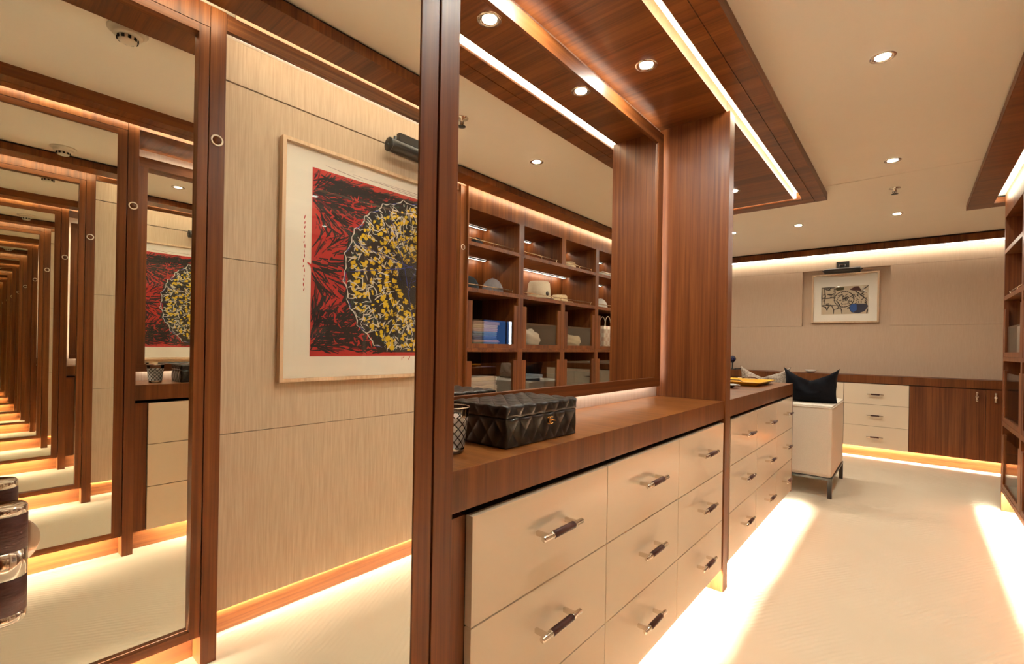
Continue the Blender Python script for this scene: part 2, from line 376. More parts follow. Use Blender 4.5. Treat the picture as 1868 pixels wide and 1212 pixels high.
# ------------------------------------------------------------------ drawer cabinets, left side
def bar_handle(parent, x, y, z, d='x-', ln=.172, name='handle'):
    # bar parallel to y in front of a face at x (bar in +x), or parallel to x in front of a face at y (bar in -y)
    o = .037 if d == 'x-' else .029
    if d == 'x-':
        b = NB(); cyl(b, (x+o, y, z), 'y', .0070, ln, 16, ch=.0012)
        for s in (-1, 1):
            bx(b, x, x+o, y+s*ln*.36-.0045, y+s*ln*.36+.0045, z-.006, z+.006, .001)
            cyl(b, (x+o, y+s*ln*.285, z), 'y', .0088, .006, 16, ch=.001)
        h = obj(name, b, CHROME, parent)
        b = NB(); cyl(b, (x+o, y, z), 'y', .0094, ln*.53, 18, ch=.0012); obj('leather_grip', b, LEATHER, h)
    elif d == 'y-':
        b = NB(); cyl(b, (x, y-o, z), 'x', .0062, ln, 16, ch=.0012)
        for s in (-1, 1): cyl(b, (x+s*ln*.35, y-o/2, z), 'y', .0048, o, 12)
        h = obj(name, b, CHROME, parent)
        b = NB(); cyl(b, (x, y-o, z), 'x', .0082, ln*.53, 18, ch=.0012); obj('leather_grip', b, LEATHER, h)
    else:
        b = NB(); cyl(b, (x, y-o, z), 'z', .0075, ln, 16, ch=.0012)
        for s in (-1, 1):
            cyl(b, (x, y-o/2, z+s*ln*.3), 'y', .006, o, 12); lathe(b, [(0,-.012),(.010,-.008),(.012,0),(.010,.008),(0,.012)], (x, y-o, z+s*ln*.46), 'z', 16)
        lathe(b, [(0,-.017),(.012,-.012),(.017,0),(.012,.012),(0,.017)], (x, y-o, z), 'z', 18)
        h = obj(name, b, CHROME, parent)
    return h
ROWS = ((.6045, .8399), (.3625, .6020), (.1170, .3600))
def drawer_run(label, ya, yb, n, xback, cy0, cy1, fill):
    t = thing('drawer_cabinet', label, 'cabinet', ((XD+xback)/2, (cy0+cy1)/2, 0))
    ob('carcass', (xback, XD-.021, cy0, cy1, .134, .838), WDARK, t)
    ob('plinth', (xback, -.775, cy0, cy1, 0, .133), WY, t)
    ob('led_strip', (-.734, -.725, cy0+.10, cy1-.03, .125, .133), E_UND, t)
    ob('led_mask_board', (XD-.0228, XD-.0205, cy0+.001, cy1-.001, .1175, .1335), WDARK, t)  # added board, stops the LED showing through the drawer gaps
    if fill: ob('filler_panel', (XD-.04, XD-.020, Y0, ya-.001, .112, .8399), WZ, t)
    p = (yb-ya)/n
    for k in range(n):
        for z0, z1 in ROWS:
            d = ob('drawer', (XD-.020, XD, ya+k*p+.0016, ya+(k+1)*p-.0016, z0+.0006, z1-.0006), LACQ, t, .0015)
            bar_handle(d, XD, ya+(k+.5)*p, (z0+z1)/2+.018)
    return t
drawer_run('cream drawer cabinet with nine drawers under the near wooden worktop, between post and fin', .701, 2.4197+.018, 3, XB+.02, Y0, Y1-.001, True)
dc2 = drawer_run('cream nine-drawer cabinet beyond the wooden fin, beside the white upholstered bench', 2.560, 4.196, 3, -1.25, 2.531, 4.20, False)
ob('side_panel', (-1.25, XD-.001, 4.201, 4.222, 0.105, ZTB-.002), WZ, dc2)
ob('side_panel', (XD-.04, XD-.003, 2.5305, 2.557, .112, ZTB-.002), WZ, dc2)
def worktop(label, x0, x1, y0, y1, z0=ZTB, z1=ZT, name='worktop', along='x'):
    t = thing(name, label, 'worktop', ((x0+x1)/2, (y0+y1)/2, z0))
    if along == 'x':
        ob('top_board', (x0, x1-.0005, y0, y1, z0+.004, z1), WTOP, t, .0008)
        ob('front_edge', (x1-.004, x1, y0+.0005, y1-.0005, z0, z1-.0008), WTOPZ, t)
    else:
        ob('top_board', (x0, x1, y0+.0005, y1, z0+.004, z1), WY, t, .0008)
        ob('front_edge', (x0+.0005, x1-.0005, y0, y0+.004, z0, z1-.0008), WTOPZ, t)
    return t
worktop('thick wooden worktop carrying the black quilted box below the wall mirror', XB+.002, XT, Y0+.001, Y1-.001)
worktop('thick wooden worktop carrying the yellow tray, beyond the wooden fin', -1.27, XT, 2.530, 4.231)

# ------------------------------------------------------------------ wall mirror with glow behind
wm = thing('wall_mirror', 'large wood-framed wall mirror with light glowing behind it, above the near worktop', 'mirror', (-1.02, 1.53, 1.0))
FX0, FX1 = -1.030, -1.006
fy0, fy1, fz0, fz1 = .690, 2.392, 1.003, 2.326
gy0, gy1, gz0, gz1 = .745, 2.330, 1.050, 2.2655
ob('frame_rail', (FX0, FX1, fy0, fy1, fz0, gz0), WY, wm, .001)
ob('frame_rail', (FX0, FX1, fy0, fy1, gz1, fz1), WY, wm, .001)
ob('frame_stile', (FX0, FX1, fy0, gy0, gz0, gz1), WZ, wm, .001)
ob('frame_stile', (FX0, FX1, gy1, fy1, gz0, gz1), WZ, wm, .001)
ob('mirror_pane', (-1.021, -1.015, gy0, gy1, gz0, gz1), MIRR, wm)
ob('mounting_board', (XB+.001, FX0-.001, fy0+.06, fy1-.06, fz0+.06, fz1-.06), WDARK, wm)
for b in ((fy0+.03, fy1-.03, fz0+.030, fz0+.036), (fy0+.03, fy1-.03, fz1-.036, fz1-.030), (fy0+.030, fy0+.036, fz0+.04, fz1-.04), (fy1-.036, fy1-.030, fz0+.04, fz1-.04)):
    ob('led_strip', (-1.045, -1.033, b[0], b[1], b[2], b[3]), E_BACK, wm)

# ------------------------------------------------------------------ right shelving unit
su = thing('shelving_unit', 'tall wooden open shelving with glass-fronted drawers along the right side', 'shelving', (.76, 3.85, 0))
XK = .975
SY = [2.488, 5.215]; DV = [3.135, 3.782, 4.420]; DT = .033
edges = [2.500] + DV + [5.185]
ob('back_panel', (XK, XK+.004, 2.488, 5.19, 1.63, 2.25), WZ, su)
ob('back_panel', (XK, XK+.004, 2.488, 5.19, .15, 1.629), WUNLIT, su)['label'] = 'back board behind the glass drawers, coloured dark for the unlit interior'
ob('side_panel', (XR, XK+.004, 5.185, 5.215, 0, ZC-.002), WZ, su, .001)
ob('side_panel', (XR, XK+.004, 2.488, 2.500, 0, ZC-.002), WZ, su, .001)
for i, y in enumerate(DV):
    if i == 1:
        ob('divider', (XR+.001, XK, y-DT, y+DT, 2.000, 2.25), WZ, su); ob('divider', (XR+.001, XK, y-DT, y+DT, .184, 1.612), WZ, su)
    else: ob('divider', (XR+.001, XK, y-DT, y+DT, .184, 2.25), WZ, su)
ob('top_fascia', (XR, XR+.025, 2.5, 5.185, 2.247, ZC-.002), WZ, su)
ob('top_board', (XR+.026, XK, 2.5, 5.185, 2.250, 2.27), WX, su)
ob('shelf', (XR+.0005, XK, 2.5, 5.185, 1.969, 1.999), WX, su)
ob('shelf', (XR+.0005, XK, 2.5, 5.185, 1.612, 1.644), WX, su)
ob('base_rail', (XR+.0005, XR+.018, 2.5, 5.185, .150, .182), WY, su)
ob('shelf', (XR+.0185, XK, 2.5, 5.185, .170, .182), WX, su)
for z0, z1 in ((1.150,1.180), (.655,.688)):
    ob('shelf', (XR+.0005, XK, 2.5, 5.185, z0, z1), WX, su)
ob('plinth', (.615, XK, 2.488, 5.185, 0, .168), WY, su)
ob('led_strip', (.563, .572, 2.51, 5.18, .160, .1685), E_UND, su)
for i in range(4):
    ya = edges[i] + (DT if i else 0); yb = edges[i+1] - (DT if i < 3 else 0)
    # gallery rails
    for row, zr in ((0, 1.999), (1, 1.644)):
        if row == 1 and i == 1: r0, r1 = ya, edges[3]-DT
        elif row == 1 and i == 2: continue
        else: r0, r1 = ya, yb
        b = NB(); tube(b, [(XR+.025, r0+.001, zr+.030), (XR+.025, r1-.05, zr+.030)], .0038)
        cyl(b, (XR+.025, r1-.055, zr+.015), 'z', .003, .031, 10); cyl(b, (XR+.025, (r0+r1)/2, zr+.015), 'z', .003, .031, 10)
        cyl(b, (XR+.025, r1-.05, zr+.030), 'y', .005, .008, 10)
        obj('gallery_rail', b, BRASS, su)
        # strip under the compartment top, at the back
        ztop = 2.249 if row == 0 else 1.968
        b = NB(); bx(b, XK-.075, XK-.058, r0+.004, r1-(.0 if i != 1 or row else .0)-.03, ztop-.009, ztop); obj('led_strip', b, E_SHELF, su)
        ob('strip_profile', (XK-.0795, XK-.0755, r0+.004, r1-.03, ztop-.012, ztop), BLKMET, su)
    # glass-fronted drawers
    for zb_, zt_, zg_ in ((1.181, 1.545, 1.405), (.689, 1.078, 1.06), (.183, .585, .565)):
        b = NB(); sw = .052
        bx(b, XR+.002, XR+.020, ya+.003, ya+sw, zb_, zt_); bx(b, XR+.002, XR+.020, yb-sw, yb-.003, zb_, zt_)
        bx(b, XR+.002, XR+.020, ya+sw, yb-sw, zb_, zb_+.034)
        d = obj('drawer', b, WZ, su)
        ob('pane', (XR+.009, XR+.013, ya+sw, yb-sw, zb_+.034, zg_), TGLASS, d)
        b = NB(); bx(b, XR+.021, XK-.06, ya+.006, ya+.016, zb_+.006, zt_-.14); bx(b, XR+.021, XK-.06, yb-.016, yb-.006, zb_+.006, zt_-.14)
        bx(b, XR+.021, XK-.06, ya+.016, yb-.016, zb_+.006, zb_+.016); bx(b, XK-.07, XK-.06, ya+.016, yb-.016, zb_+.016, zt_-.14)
        obj('drawer_box', b, WUNLIT, d)

# ------------------------------------------------------------------ things on the shelves
def cap(y, z, x, mat, label, sc=1.0, brim=-1, group='caps on the shelves'):
    t = thing('cap', label, 'cap', (x, y, z), group)
    b = NB(); prof = [(.085*math.cos(a), .11*math.sin(a)) for a in [k*PI/2/7 for k in range(8)]]; prof[-1] = (0, .11)
    lathe(b, [(r*sc, h*sc) for r, h in prof], (x, y, z+.004), 'z', 24)
    cr = obj('crown', b, mat, t)
    for k in range(4):
        b = NB(); a0 = k*PI/4
        tube(b, [(x+.0865*sc*math.cos(q)*math.cos(a0), y+.0865*sc*math.cos(q)*math.sin(a0), z+.004+.111*sc*math.sin(q)) for q in [PI*j/12 for j in range(13)]], .0013, 5); obj('seam', b, mat, cr)
    b = NB(); vs = []
    for j in range(9):
        a = PI*j/8; vs.append((x-.075*sc*math.cos(a), y+brim*(.06+.085*math.sin(a))*sc, z+.006+.012*math.sin(a)*0))
    top = [b.verts.new((v[0], v[1], z+.008)) for v in vs]; bot = [b.verts.new((v[0], v[1], z+.002)) for v in vs]
    b.faces.new(top); b.faces.new(bot[::-1])
    for j in range(9): b.faces.new([top[j], top[(j+1) % 9], bot[(j+1) % 9], bot[j]])
    obj('brim', b, mat, t)
    b = NB(); lathe(b, [(0,.116*sc),(.008,.114*sc),(.008,.111*sc)], (x, y, z+.003), 'z', 10); obj('top_button', b, mat, t)
    return t
FBLK = plain('black_cap_cloth', (.012,.013,.016), .8, noise=.4); FGRY = plain('grey_cap_cloth', (.20,.17,.17), .8, noise=.3)
STRAW = textile('pale_straw', (.50,.36,.20), (.72,.56,.36), (120,120,220), bump=.5); CREAM = textile('cream_felt', (.62,.50,.34), (.72,.60,.43), (200,200,200), bump=.2)
FWHT = plain('white_cap_cloth', (.65,.60,.52), .8, noise=.2)
cap(2.66, 1.645, .70, FBLK, 'black cap in front on the second shelf, left bay', 1.0)
cap(2.90, 1.645, .66, FGRY, 'grey panelled cap beside the black cap on the second shelf', 1.05)
cap(4.70, 1.645, .66, FWHT, 'small white cap on the second shelf, far right bay', .95)
cap(2.70, 2.000, .66, FBLK, 'low black cap on the top shelf, left bay', .62)
def hat(y, z, x, mat, label, r, h, br, name='sun_hat', dent=0.0):
    t = thing(name, label, 'hat', (x, y, z))
    b = NB(); lathe(b, [(r*.92,.004),(r,.01),(r*.97,h*.5),(r*.9,h*.92),(r*.8,h),(r*.4,h-dent),(0,h-dent*1.3)], (x,y,z), 'z', 36); obj('crown', b, mat, t)
    b = NB(); lathe(b, [(r*.9,.006),(r*1.02,.007),((r+br)*.8,.004),(r+br,.012),(r+br,.015),((r+br)*.8,.008),(r*1.0,.011)], (x,y,z), 'z', 36); obj('brim', b, mat, t)
    return t
h1 = hat(3.60, 1.645, .70, CREAM, 'tall cream hat with a dark button under the shelf light', .115, .175, .03, 'bucket_hat', .01)
b = NB(); lathe(b, [(0,-.008),(.018,-.006),(.021,.002),(0,.006)], (.585, 3.58, 1.70), 'x', 20); obj('hat_button', b, plain('dark_button', (.05,.02,.012), .4), h1)
hat(3.99, 1.6455, .73, STRAW, 'low straw hat beside the cream hat on the second shelf', .085, .085, .055, dent=.02)
hat(4.12, 2.000, .715, STRAW, 'pale straw hat on the top shelf, third bay', .08, .085, .05, dent=.02)
b = NB()
for k in range(3): bx(b, .60, .80, 4.62+k*.01, 4.92-k*.02, 2.001+k*.018, 2.017+k*.018, .006)
tag(obj('folded_scarf', b, FWHT), 'folded pale scarf on the top shelf, far right bay', 'scarf')
def folded(y0, y1, x0, x1, z, h, mat, label, name='folded_garment', group=None, cat='garment'):
    t = thing(name, label, cat, ((x0+x1)/2, (y0+y1)/2, z), group)
    for k in range(2):
        b = NB(); bx(b, x0+random.uniform(0,.01), x1, y0+random.uniform(0,.012), y1-random.uniform(0,.012), z+k*h/2, z+(k+1)*h/2-.0006, min(h*.2,.006))
        obj('fold', b, mat, t)
    return t
gc = [((.20,.32,.28),'grey-green'), ((.85,.50,.45),'pink'), ((.10,.16,.36),'navy blue'), ((.25,.40,.58),'denim blue'), ((.80,.55,.48),'dusty rose'), ((.75,.58,.40),'tan'), ((.45,.30,.22),'brown')]
ord_ = ['lowest', 'second from the bottom', 'third from the bottom', 'fourth from the bottom', 'third from the top', 'second from the top', 'topmost']
z = 1.198
for k, (c, nmx) in enumerate(gc):
    h = (.030,.018,.030,.034,.026,.030,.026)[k]; c = tuple(min(.9, v*1.15) for v in c)
    folded(2.60, 2.90+random.uniform(-.02,.03), .575, .80, z, h, plain('cloth_'+str(k), c, .9, noise=.15, nscale=80), '%s folded garment, %s in the stack in the left glass drawer' % (nmx, ord_[k]), group='folded clothes in the left glass drawer'); z += h+.0008
z = .706
for k in range(7):
    folded(2.58, 2.90+(.04 if k < 2 else random.uniform(-.02,.02)), .575, .80, z, .034, plain('pale_cloth_'+str(k), (.88-.04*(k % 3),.80-.04*(k % 3),.66), .9, noise=.25, nscale=60),
           'pale folded linen in the lower left glass drawer, ' + ord_[k] + ' of its stack', name='folded_linen', group='stack of pale linen in the lower left drawer', cat='linen'); z += .0345
folded(3.24, 3.55, .58, .80, .706, .20, plain('dark_knit', (.03,.03,.04), .9), 'dark folded knitwear under the blue shirt in the lower second drawer')
folded(3.24, 3.53, .58, .80, .907, .035, plain('blue_white_cloth', (.50,.62,.74), .9, noise=.4, nscale=70), 'blue and white folded shirt on top in the lower second drawer')
def bundle(y, z, x, r, mat, label, name, cat, sz=(1,1,1), seed=1):
    b = NB(); bmesh.ops.create_icosphere(b, subdivisions=4, radius=r); rnd = random.Random(seed)
    ph = [rnd.uniform(0,6) for _ in range(6)]
    for v in b.verts:
        p = v.co/r; f = 1 + .09*math.sin(5*p.x+ph[0]+2*p.z) + .08*math.sin(7*p.y+ph[1]) + .05*math.sin(11*p.z+ph[2]+4*p.y)
        v.co = Vector((p.x*r*f*sz[0], p.y*r*f*sz[1], max(p.z, -.55)*r*f*sz[2]))
    lo = min(v.co.z for v in b.verts)
    for v in b.verts: v.co += Vector((x, y, z-lo))
    for f in b.faces: f.smooth = True
    return tag(obj(name, b, mat), label, cat)
bundle(3.40, 1.199, .66, .105, plain('cream_linen_bundle', (.86,.76,.60), .85), 'cream fabric bundle in the second glass drawer', 'fabric_bundle', 'fabric', (.8,1.2,.9), 2)
bundle(4.10, 1.199, .66, .105, plain('beige_pouch_cloth', (.78,.64,.38), .7), 'beige soft pouch in the third glass drawer', 'soft_pouch', 'pouch', (.8,1.25,.75), 5)
tb = thing('tote_bag', 'pale checked tote bag with a loop handle in the far right glass drawer', 'bag', (.66, 4.80, 1.199))
def plaid():
    m, nt, b = nm('pale_check_fabric'); g = nt.nodes.new('ShaderNodeNewGeometry'); s = nt.nodes.new('ShaderNodeTexChecker'); s.inputs['Scale'].default_value = 22
    s.inputs['Color1'].default_value = (.85,.72,.55,1); s.inputs['Color2'].default_value = (.70,.48,.36,1); L(nt, g.outputs['Position'], s.inputs['Vector']); L(nt, s.outputs[0], b.inputs['Base Color']); b.inputs['Roughness'].default_value = .8; return m
b = NB(); bx(b, .60, .70, 4.69, 4.91, 1.199, 1.445, .012); obj('bag_body', b, plaid(), tb)
for xx in (.615, .685):
    b = NB(); tube(b, [(xx, 4.80-.07*math.cos(a), 1.44+.115*math.sin(a)) for a in [PI*j/16 for j in range(17)]], .005); obj('handle', b, CREAM, tb)
tag(ob('storage_box', (.60, .90, 4.97, 5.10, 1.199, 1.41), plain('grey_card', (.42,.35,.28), .7), None, .004), 'plain grey-beige box in the far right glass drawer, behind the tote bag', 'box')

# ------------------------------------------------------------------ near worktop: quilted box and tumbler
def quilt(bm, o, u, v, n, U, V, cell, h):
    o, u, v, n = map(Vector, (o, u, v, n)); nu, nv = max(2, int(U/.0028)), max(2, int(V/.0028)); g = []
    for i in range(nu+1):
        row = []
        for j in range(nv+1):
            a, b_ = U*i/nu, V*j/nv
            q = abs(math.sin(PI*(a/cell[0]+b_/cell[1])))*abs(math.sin(PI*(a/cell[0]-b_/cell[1])))
            e = min(1, min(i, nu-i, j*1.0, nv-j)/1.5)
            row.append(bm.verts.new(o+u*a+v*b_+n*(h*(q**.38)*e)))
        g.append(row)
    for i in range(nu):
        for j in range(nv):
            f = bm.faces.new([g[i][j], g[i+1][j], g[i+1][j+1], g[i][j+1]]); f.smooth = True
def qbox(x0, x1, y0, y1, z0, z1, top, cell=(.052,.070)):
    b = NB(); h = .0042
    quilt(b, (x1,y0,z0), (0,1,0), (0,0,1), (1,0,0), y1-y0, z1-z0, cell, h)
    quilt(b, (x0,y0,z0), (0,1,0), (0,0,1), (-1,0,0), y1-y0, z1-z0, cell, h)
    quilt(b, (x0,y0,z0), (1,0,0), (0,0,1), (0,-1,0), x1-x0, z1-z0, cell, h)
    quilt(b, (x0,y1,z0), (1,0,0), (0,0,1), (0,1,0), x1-x0, z1-z0, cell, h)
    if top: quilt(b, (x0,y0,z1), (0,1,0), (1,0,0), (0,0,1), y1-y0, x1-x0, (.052,.052), h)
    bx(b, x0+.0002, x1-.0002, y0+.0002, y1-.0002, z0, z1-.0003)
    return b
BX = (-.950, -.757, .873, 1.188)
qb = thing('quilted_box', 'black quilted leather box with gold clasp on the near worktop', 'box', (-.853, 1.03, ZT))
obj('box_body', qbox(*BX, ZT+.0005, 1.0185, False), BLKLEA, qb)
obj('box_lid', qbox(BX[0]-.001, BX[1]+.0015, BX[2]-.001, BX[3]+.001, 1.0200, 1.0485, True), BLKLEA, qb)
b = NB(); cx, cyy, cz = BX[1]+.0055, 1.052, .9985; R_ = .0095
for s in (-1, 1):
    pts = [(cx+.0008*s, cyy+s*(.0048)-s*R_*math.cos(a), cz+R_*math.sin(a)) for a in [(-2.35+4.7*k/22) for k in range(23)]]
    tube(b, pts, .0017, 8)
em = obj('clasp', b, GOLD, qb)
b = NB(); tube(b, [(cx-.002, cyy+.006, cz+.001), (cx+.002, cyy+.022, cz-.003)], .0022, 8); obj('clasp_tongue', b, GOLD, em)

def lace():
    m = bpy.data.materials.new('black_cut_glass_lattice'); m.use_nodes = True; nt = m.node_tree; nt.nodes.clear()
    tc = nt.nodes.new('ShaderNodeTexCoord'); sp = nt.nodes.new('ShaderNodeSeparateXYZ'); L(nt, tc.outputs['Object'], sp.inputs[0])
    at = nt.nodes.new('ShaderNodeMath'); at.operation = 'ARCTAN2'; L(nt, sp.outputs[0], at.inputs[0]); L(nt, sp.outputs[1], at.inputs[1])
    def lin(ka, kz):
        a = nt.nodes.new('ShaderNodeMath'); a.operation = 'MULTIPLY'; a.inputs[1].default_value = ka; L(nt, at.outputs[0], a.inputs[0])
        c = nt.nodes.new('ShaderNodeMath'); c.operation = 'MULTIPLY_ADD'; c.inputs[1].default_value = kz; L(nt, sp.outputs[2], c.inputs[0]); L(nt, a.outputs[0], c.inputs[2])
        s = nt.nodes.new('ShaderNodeMath'); s.operation = 'SINE'; L(nt, c.outputs[0], s.inputs[0])
        q = nt.nodes.new('ShaderNodeMath'); q.operation = 'ABSOLUTE'; L(nt, s.outputs[0], q.inputs[0])
        g = nt.nodes.new('ShaderNodeMath'); g.operation = 'LESS_THAN'; g.inputs[1].default_value = .30; L(nt, q.outputs[0], g.inputs[0]); return g.outputs[0]
    mx = nt.nodes.new('ShaderNodeMath'); mx.operation = 'MAXIMUM'; L(nt, lin(6, 150), mx.inputs[0]); L(nt, lin(6, -150), mx.inputs[1])
    d = nt.nodes.new('ShaderNodeBsdfPrincipled'); d.inputs['Base Color'].default_value = (.01,.009,.008,1); d.inputs['Roughness'].default_value = .15
    t = nt.nodes.new('ShaderNodeBsdfTranslucent'); t.inputs[0].default_value = (.85,.80,.72,1); e = nt.nodes.new('ShaderNodeBsdfGlossy'); e.inputs['Roughness'].default_value = .02
    fr = nt.nodes.new('ShaderNodeFresnel'); x1 = nt.nodes.new('ShaderNodeMixShader'); L(nt, fr.outputs[0], x1.inputs[0]); L(nt, t.outputs[0], x1.inputs[1]); L(nt, e.outputs[0], x1.inputs[2])
    x = nt.nodes.new('ShaderNodeMixShader'); L(nt, mx.outputs[0], x.inputs[0]); L(nt, x1.outputs[0], x.inputs[1]); L(nt, d.outputs[0], x.inputs[2])
    o = nt.nodes.new('ShaderNodeOutputMaterial'); L(nt, x.outputs[0], o.inputs[0]); return m
tm = thing('tumbler', 'clear glass tumbler with a black lattice pattern beside the quilted box', 'glass', (-.835, .765, ZT))
TX, TY = -.835, .762
b = NB(); lathe(b, [(.0335,.014),(.0375,.05),(.0415,.086)], (TX,TY,ZT), 'z', 40); obj('lattice_band', b, lace(), tm, False)
b = NB(); lathe(b, [(.0418,.0865),(.0432,.104),(.0440,.108),(.0430,.109),(.0420,.104),(.0405,.086),(.0325,.016),(0,.013)], (TX,TY,ZT), 'z', 40); obj('glass_bowl', b, GLASS, tm)
b = NB(); lathe(b, [(0,.0005),(.030,.0005),(.0325,.003),(.0335,.008),(.0333,.012),(0,.012)], (TX,TY,ZT), 'z', 40); obj('glass_base', b, pane_mat('thick_glass_base', (.9,.88,.83), 4), tm)
b = NB(); tube(b, [(TX+.0436*math.cos(2*PI*k/40), TY+.0436*math.sin(2*PI*k/40), ZT+.1085) for k in range(40)], .0011, 6, True); obj('rim', b, plain('glass_rim', (.75,.62,.48), .1, .6), tm)

# ------------------------------------------------------------------ far worktop things
ty = thing('serving_tray', 'yellow lacquer tray with flared rim on the second worktop', 'tray', (-.93, 3.93, ZT))
def tray(bm, x0, x1, y0, y1, z, h, fl, th=.004):
    def ring(e, zz): return [bm.verts.new(p) for p in ((x0-e,y0-e,zz),(x1+e,y0-e,zz),(x1+e,y1+e,zz),(x0-e,y1+e,zz))]
    r = [ring(0, z+.001), ring(fl, z+h), ring(fl+.006, z+h+.001), ring(fl+.006, z+h+.004), ring(fl-.002, z+h+.004), ring(-th, z+.006)]
    bm.faces.new(r[0][::-1])
    for a, b_ in zip(r[:-1], r[1:]):
        for i in range(4): bm.faces.new([a[i], a[(i+1) % 4], b_[(i+1) % 4], b_[i]])
    bm.faces.new(r[-1])
b = NB(); tray(b, -1.10, -.83, 3.62, 4.02, ZT, .026, .035); obj('tray_body', b, YEL, ty)
for yy in (3.60, 4.04):
    b = NB(); tube(b, [(-1.02, yy, ZT+.031), (-1.0, yy, ZT+.040), (-.93, yy, ZT+.040), (-.91, yy, ZT+.031)], .004); obj('grip', b, plain('brown_grip', (.10,.03,.015), .5), ty)
b = NB(); lathe(b, [(0,.001),(.045,.001),(.060,.012),(.085,.019),(.092,.020),(.092,.022),(.075,.020),(.05,.008),(0,.006)], (-.955, 3.36, ZT), 'z', 40)
tag(obj('shallow_dish', b, SILV), 'small silvery shallow dish in front of the yellow tray', 'dish')

# ------------------------------------------------------------------ upholstered bench and cushions
bn = thing('upholstered_bench', 'white upholstered block bench on a black metal base beyond the drawers', 'bench', (-.95, 5.0, 0))
b = NB(); bx(b, -1.45, -.478, 4.592, 5.425, .165, .755, .028); o = obj('upholstered_body', b, WHITEL, bn)
for p in o.data.polygons: p.use_smooth = False
b = NB(); tube(b, [(-1.42,4.590,.735),(-.50,4.590,.735),(-.477,4.610,.735),(-.476,5.40,.735)], .003, 6); obj('piping', b, WHITEL, bn)
b = NB()
for (a, c, d, e) in ((-1.45,-.475,4.585,4.615), (-1.45,-.475,5.40,5.43), (-1.45,-1.42,4.615,5.40), (-.505,-.475,4.615,5.40)): bx(b, a, c, d, e, .145, .165)
obj('base_frame', b, BLKMET, bn)
for x_, y_ in ((-.505,4.585), (-.505,5.40), (-1.45,4.585), (-1.45,5.40)): ob('leg', (x_, x_+.03, y_, y_+.03, 0, .145), BLKMET, bn)

def cushion(name, label, c, wd, hh, th, mat, lean, chop, rz=0.0, seed=3):
    b = NB(); N = 30; rnd = random.Random(seed); ph = [rnd.uniform(0,6) for _ in range(5)]
    R = Matrix.Rotation(rz, 4, 'Z') @ Matrix.Rotation(lean, 4, 'X')
    def P(s, t, side):
        # s across, t up in [-1,1]
        px = s*wd/2*(1-.10*(1-abs(t)**2.5)) * (1 - .06*(t < 0)*abs(t))
        zt = t
        pz = hh/2*(1+t)
        pz -= chop*((1+t)/2)**1.6*(1-abs(s)**1.15)*hh
        pz -= .05*hh*(1-abs(s)**3)*(t > .8)
        e = max(0, (1-abs(s)**3.2))*max(0, (1-abs(t)**3.2))
        y = side*th/2*(e**.55)*(1+.25*math.sin(3*s+ph[0])*math.sin(2.5*t+ph[1]))
        y += .018*math.sin(6*s+ph[2]+3*t)*e*(1 if t > -.4 else .3)
        cr = math.exp(-((s-.15*(t-1))/.16)**2)*max(0, t)*.55
        y *= (1-cr)
        return b.verts.new(Vector(c) + (R @ Vector((px, y, pz))))
    F = [[P(-1+2*i/N, -1+2*j/N, -1) for j in range(N+1)] for i in range(N+1)]
    Bk = [[F[i][j] if i in (0, N) or j in (0, N) else P(-1+2*i/N, -1+2*j/N, 1) for j in range(N+1)] for i in range(N+1)]
    for G, fl in ((F, 0), (Bk, 1)):
        for i in range(N):
            for j in range(N):
                q = [G[i][j], G[i+1][j], G[i+1][j+1], G[i][j+1]]
                if fl: q = q[::-1]
                try: f = b.faces.new(q); f.smooth = True
                except ValueError: pass
    return tag(obj(name, b, mat), label, 'cushion')
cushion('black_cushion', 'black velvet cushion with two pointed corners standing on the white bench', (-.665, 4.80, .758), .42, .30, .16, VELVET, -.18, .36, .05, 3)
cushion('patterned_cushion', 'grey patterned cushion with pointed corners behind the yellow tray', (-1.06, 4.93, .758), .44, .295, .15, PATT, -.15, .34, 0, 8)

# ------------------------------------------------------------------ far cabinets
YC = 6.716
LX = [-3.50, -2.33, -1.755, -1.180, -.594, -.008, .583, 1.172]
fr = ((.605,.839), (.362,.602), (.117,.3595))
def far_drawers(x0, x1, label):
    t = thing('low_cabinet', label, 'cabinet', ((x0+x1)/2, 6.85, 0), 'low cabinets along the far wall')
    ob('carcass', (x0, x1, YC+.02, YW, .134, .844), WDARK, t)
    for z0, z1 in fr:
        d = ob('drawer', (x0+.0025, x1-.0025, YC, YC+.02, z0, z1), LACQ, t, .0015); bar_handle(d, (x0+x1)/2, YC, (z0+z1)/2, 'y-', .15)
    return t
far_drawers(-.594, -.008, 'low far-wall cabinet of three cream drawers left of the wooden doors')
far_drawers(-1.180, -.594, 'low far-wall drawer cabinet mostly hidden behind the black cushion')
far_drawers(-1.755, -1.180, 'low far-wall drawer cabinet hidden behind the second worktop and patterned cushion')
t = thing('door_cabinet', 'low wooden two-door cabinet at the right end of the far wall', 'cabinet', (.58, 6.85, 0))
ob('carcass', (-.008, 1.172, YC+.02, YW, .134, .844), WDARK, t)
for x0, x1, hx_ in ((-.008, .583, .517), (.583, 1.172, .650)):
    d = ob('door', (x0+.0015, x1-.0015, YC, YC+.02, .117, .839), WZ, t, .001); bar_handle(d, hx_, YC, .765, 'z', .085)
t = thing('long_cabinet', 'long wooden cabinet in the lounge corner along the far wall', 'cabinet', (-3, 6.85, 0))
ob('carcass', (-4.2, -1.757, YC+.02, YW, .134, .844), WDARK, t)
for k in range(4): ob('door', (-4.2+k*.61+.001, -4.2+(k+1)*.61-.001, YC, YC+.02, .117, .839), WZ, t, .001)
bf = sempty('baseboard_far', (-1, YC+.05, 0))
ob('plinth_board', (-4.2, 1.172, YC+.055, YC+.07, 0, .133), WX, bf)
ob('led_strip', (-4.1, 1.16, YC+.024, YC+.033, .125, .133), E_FARU, bf)
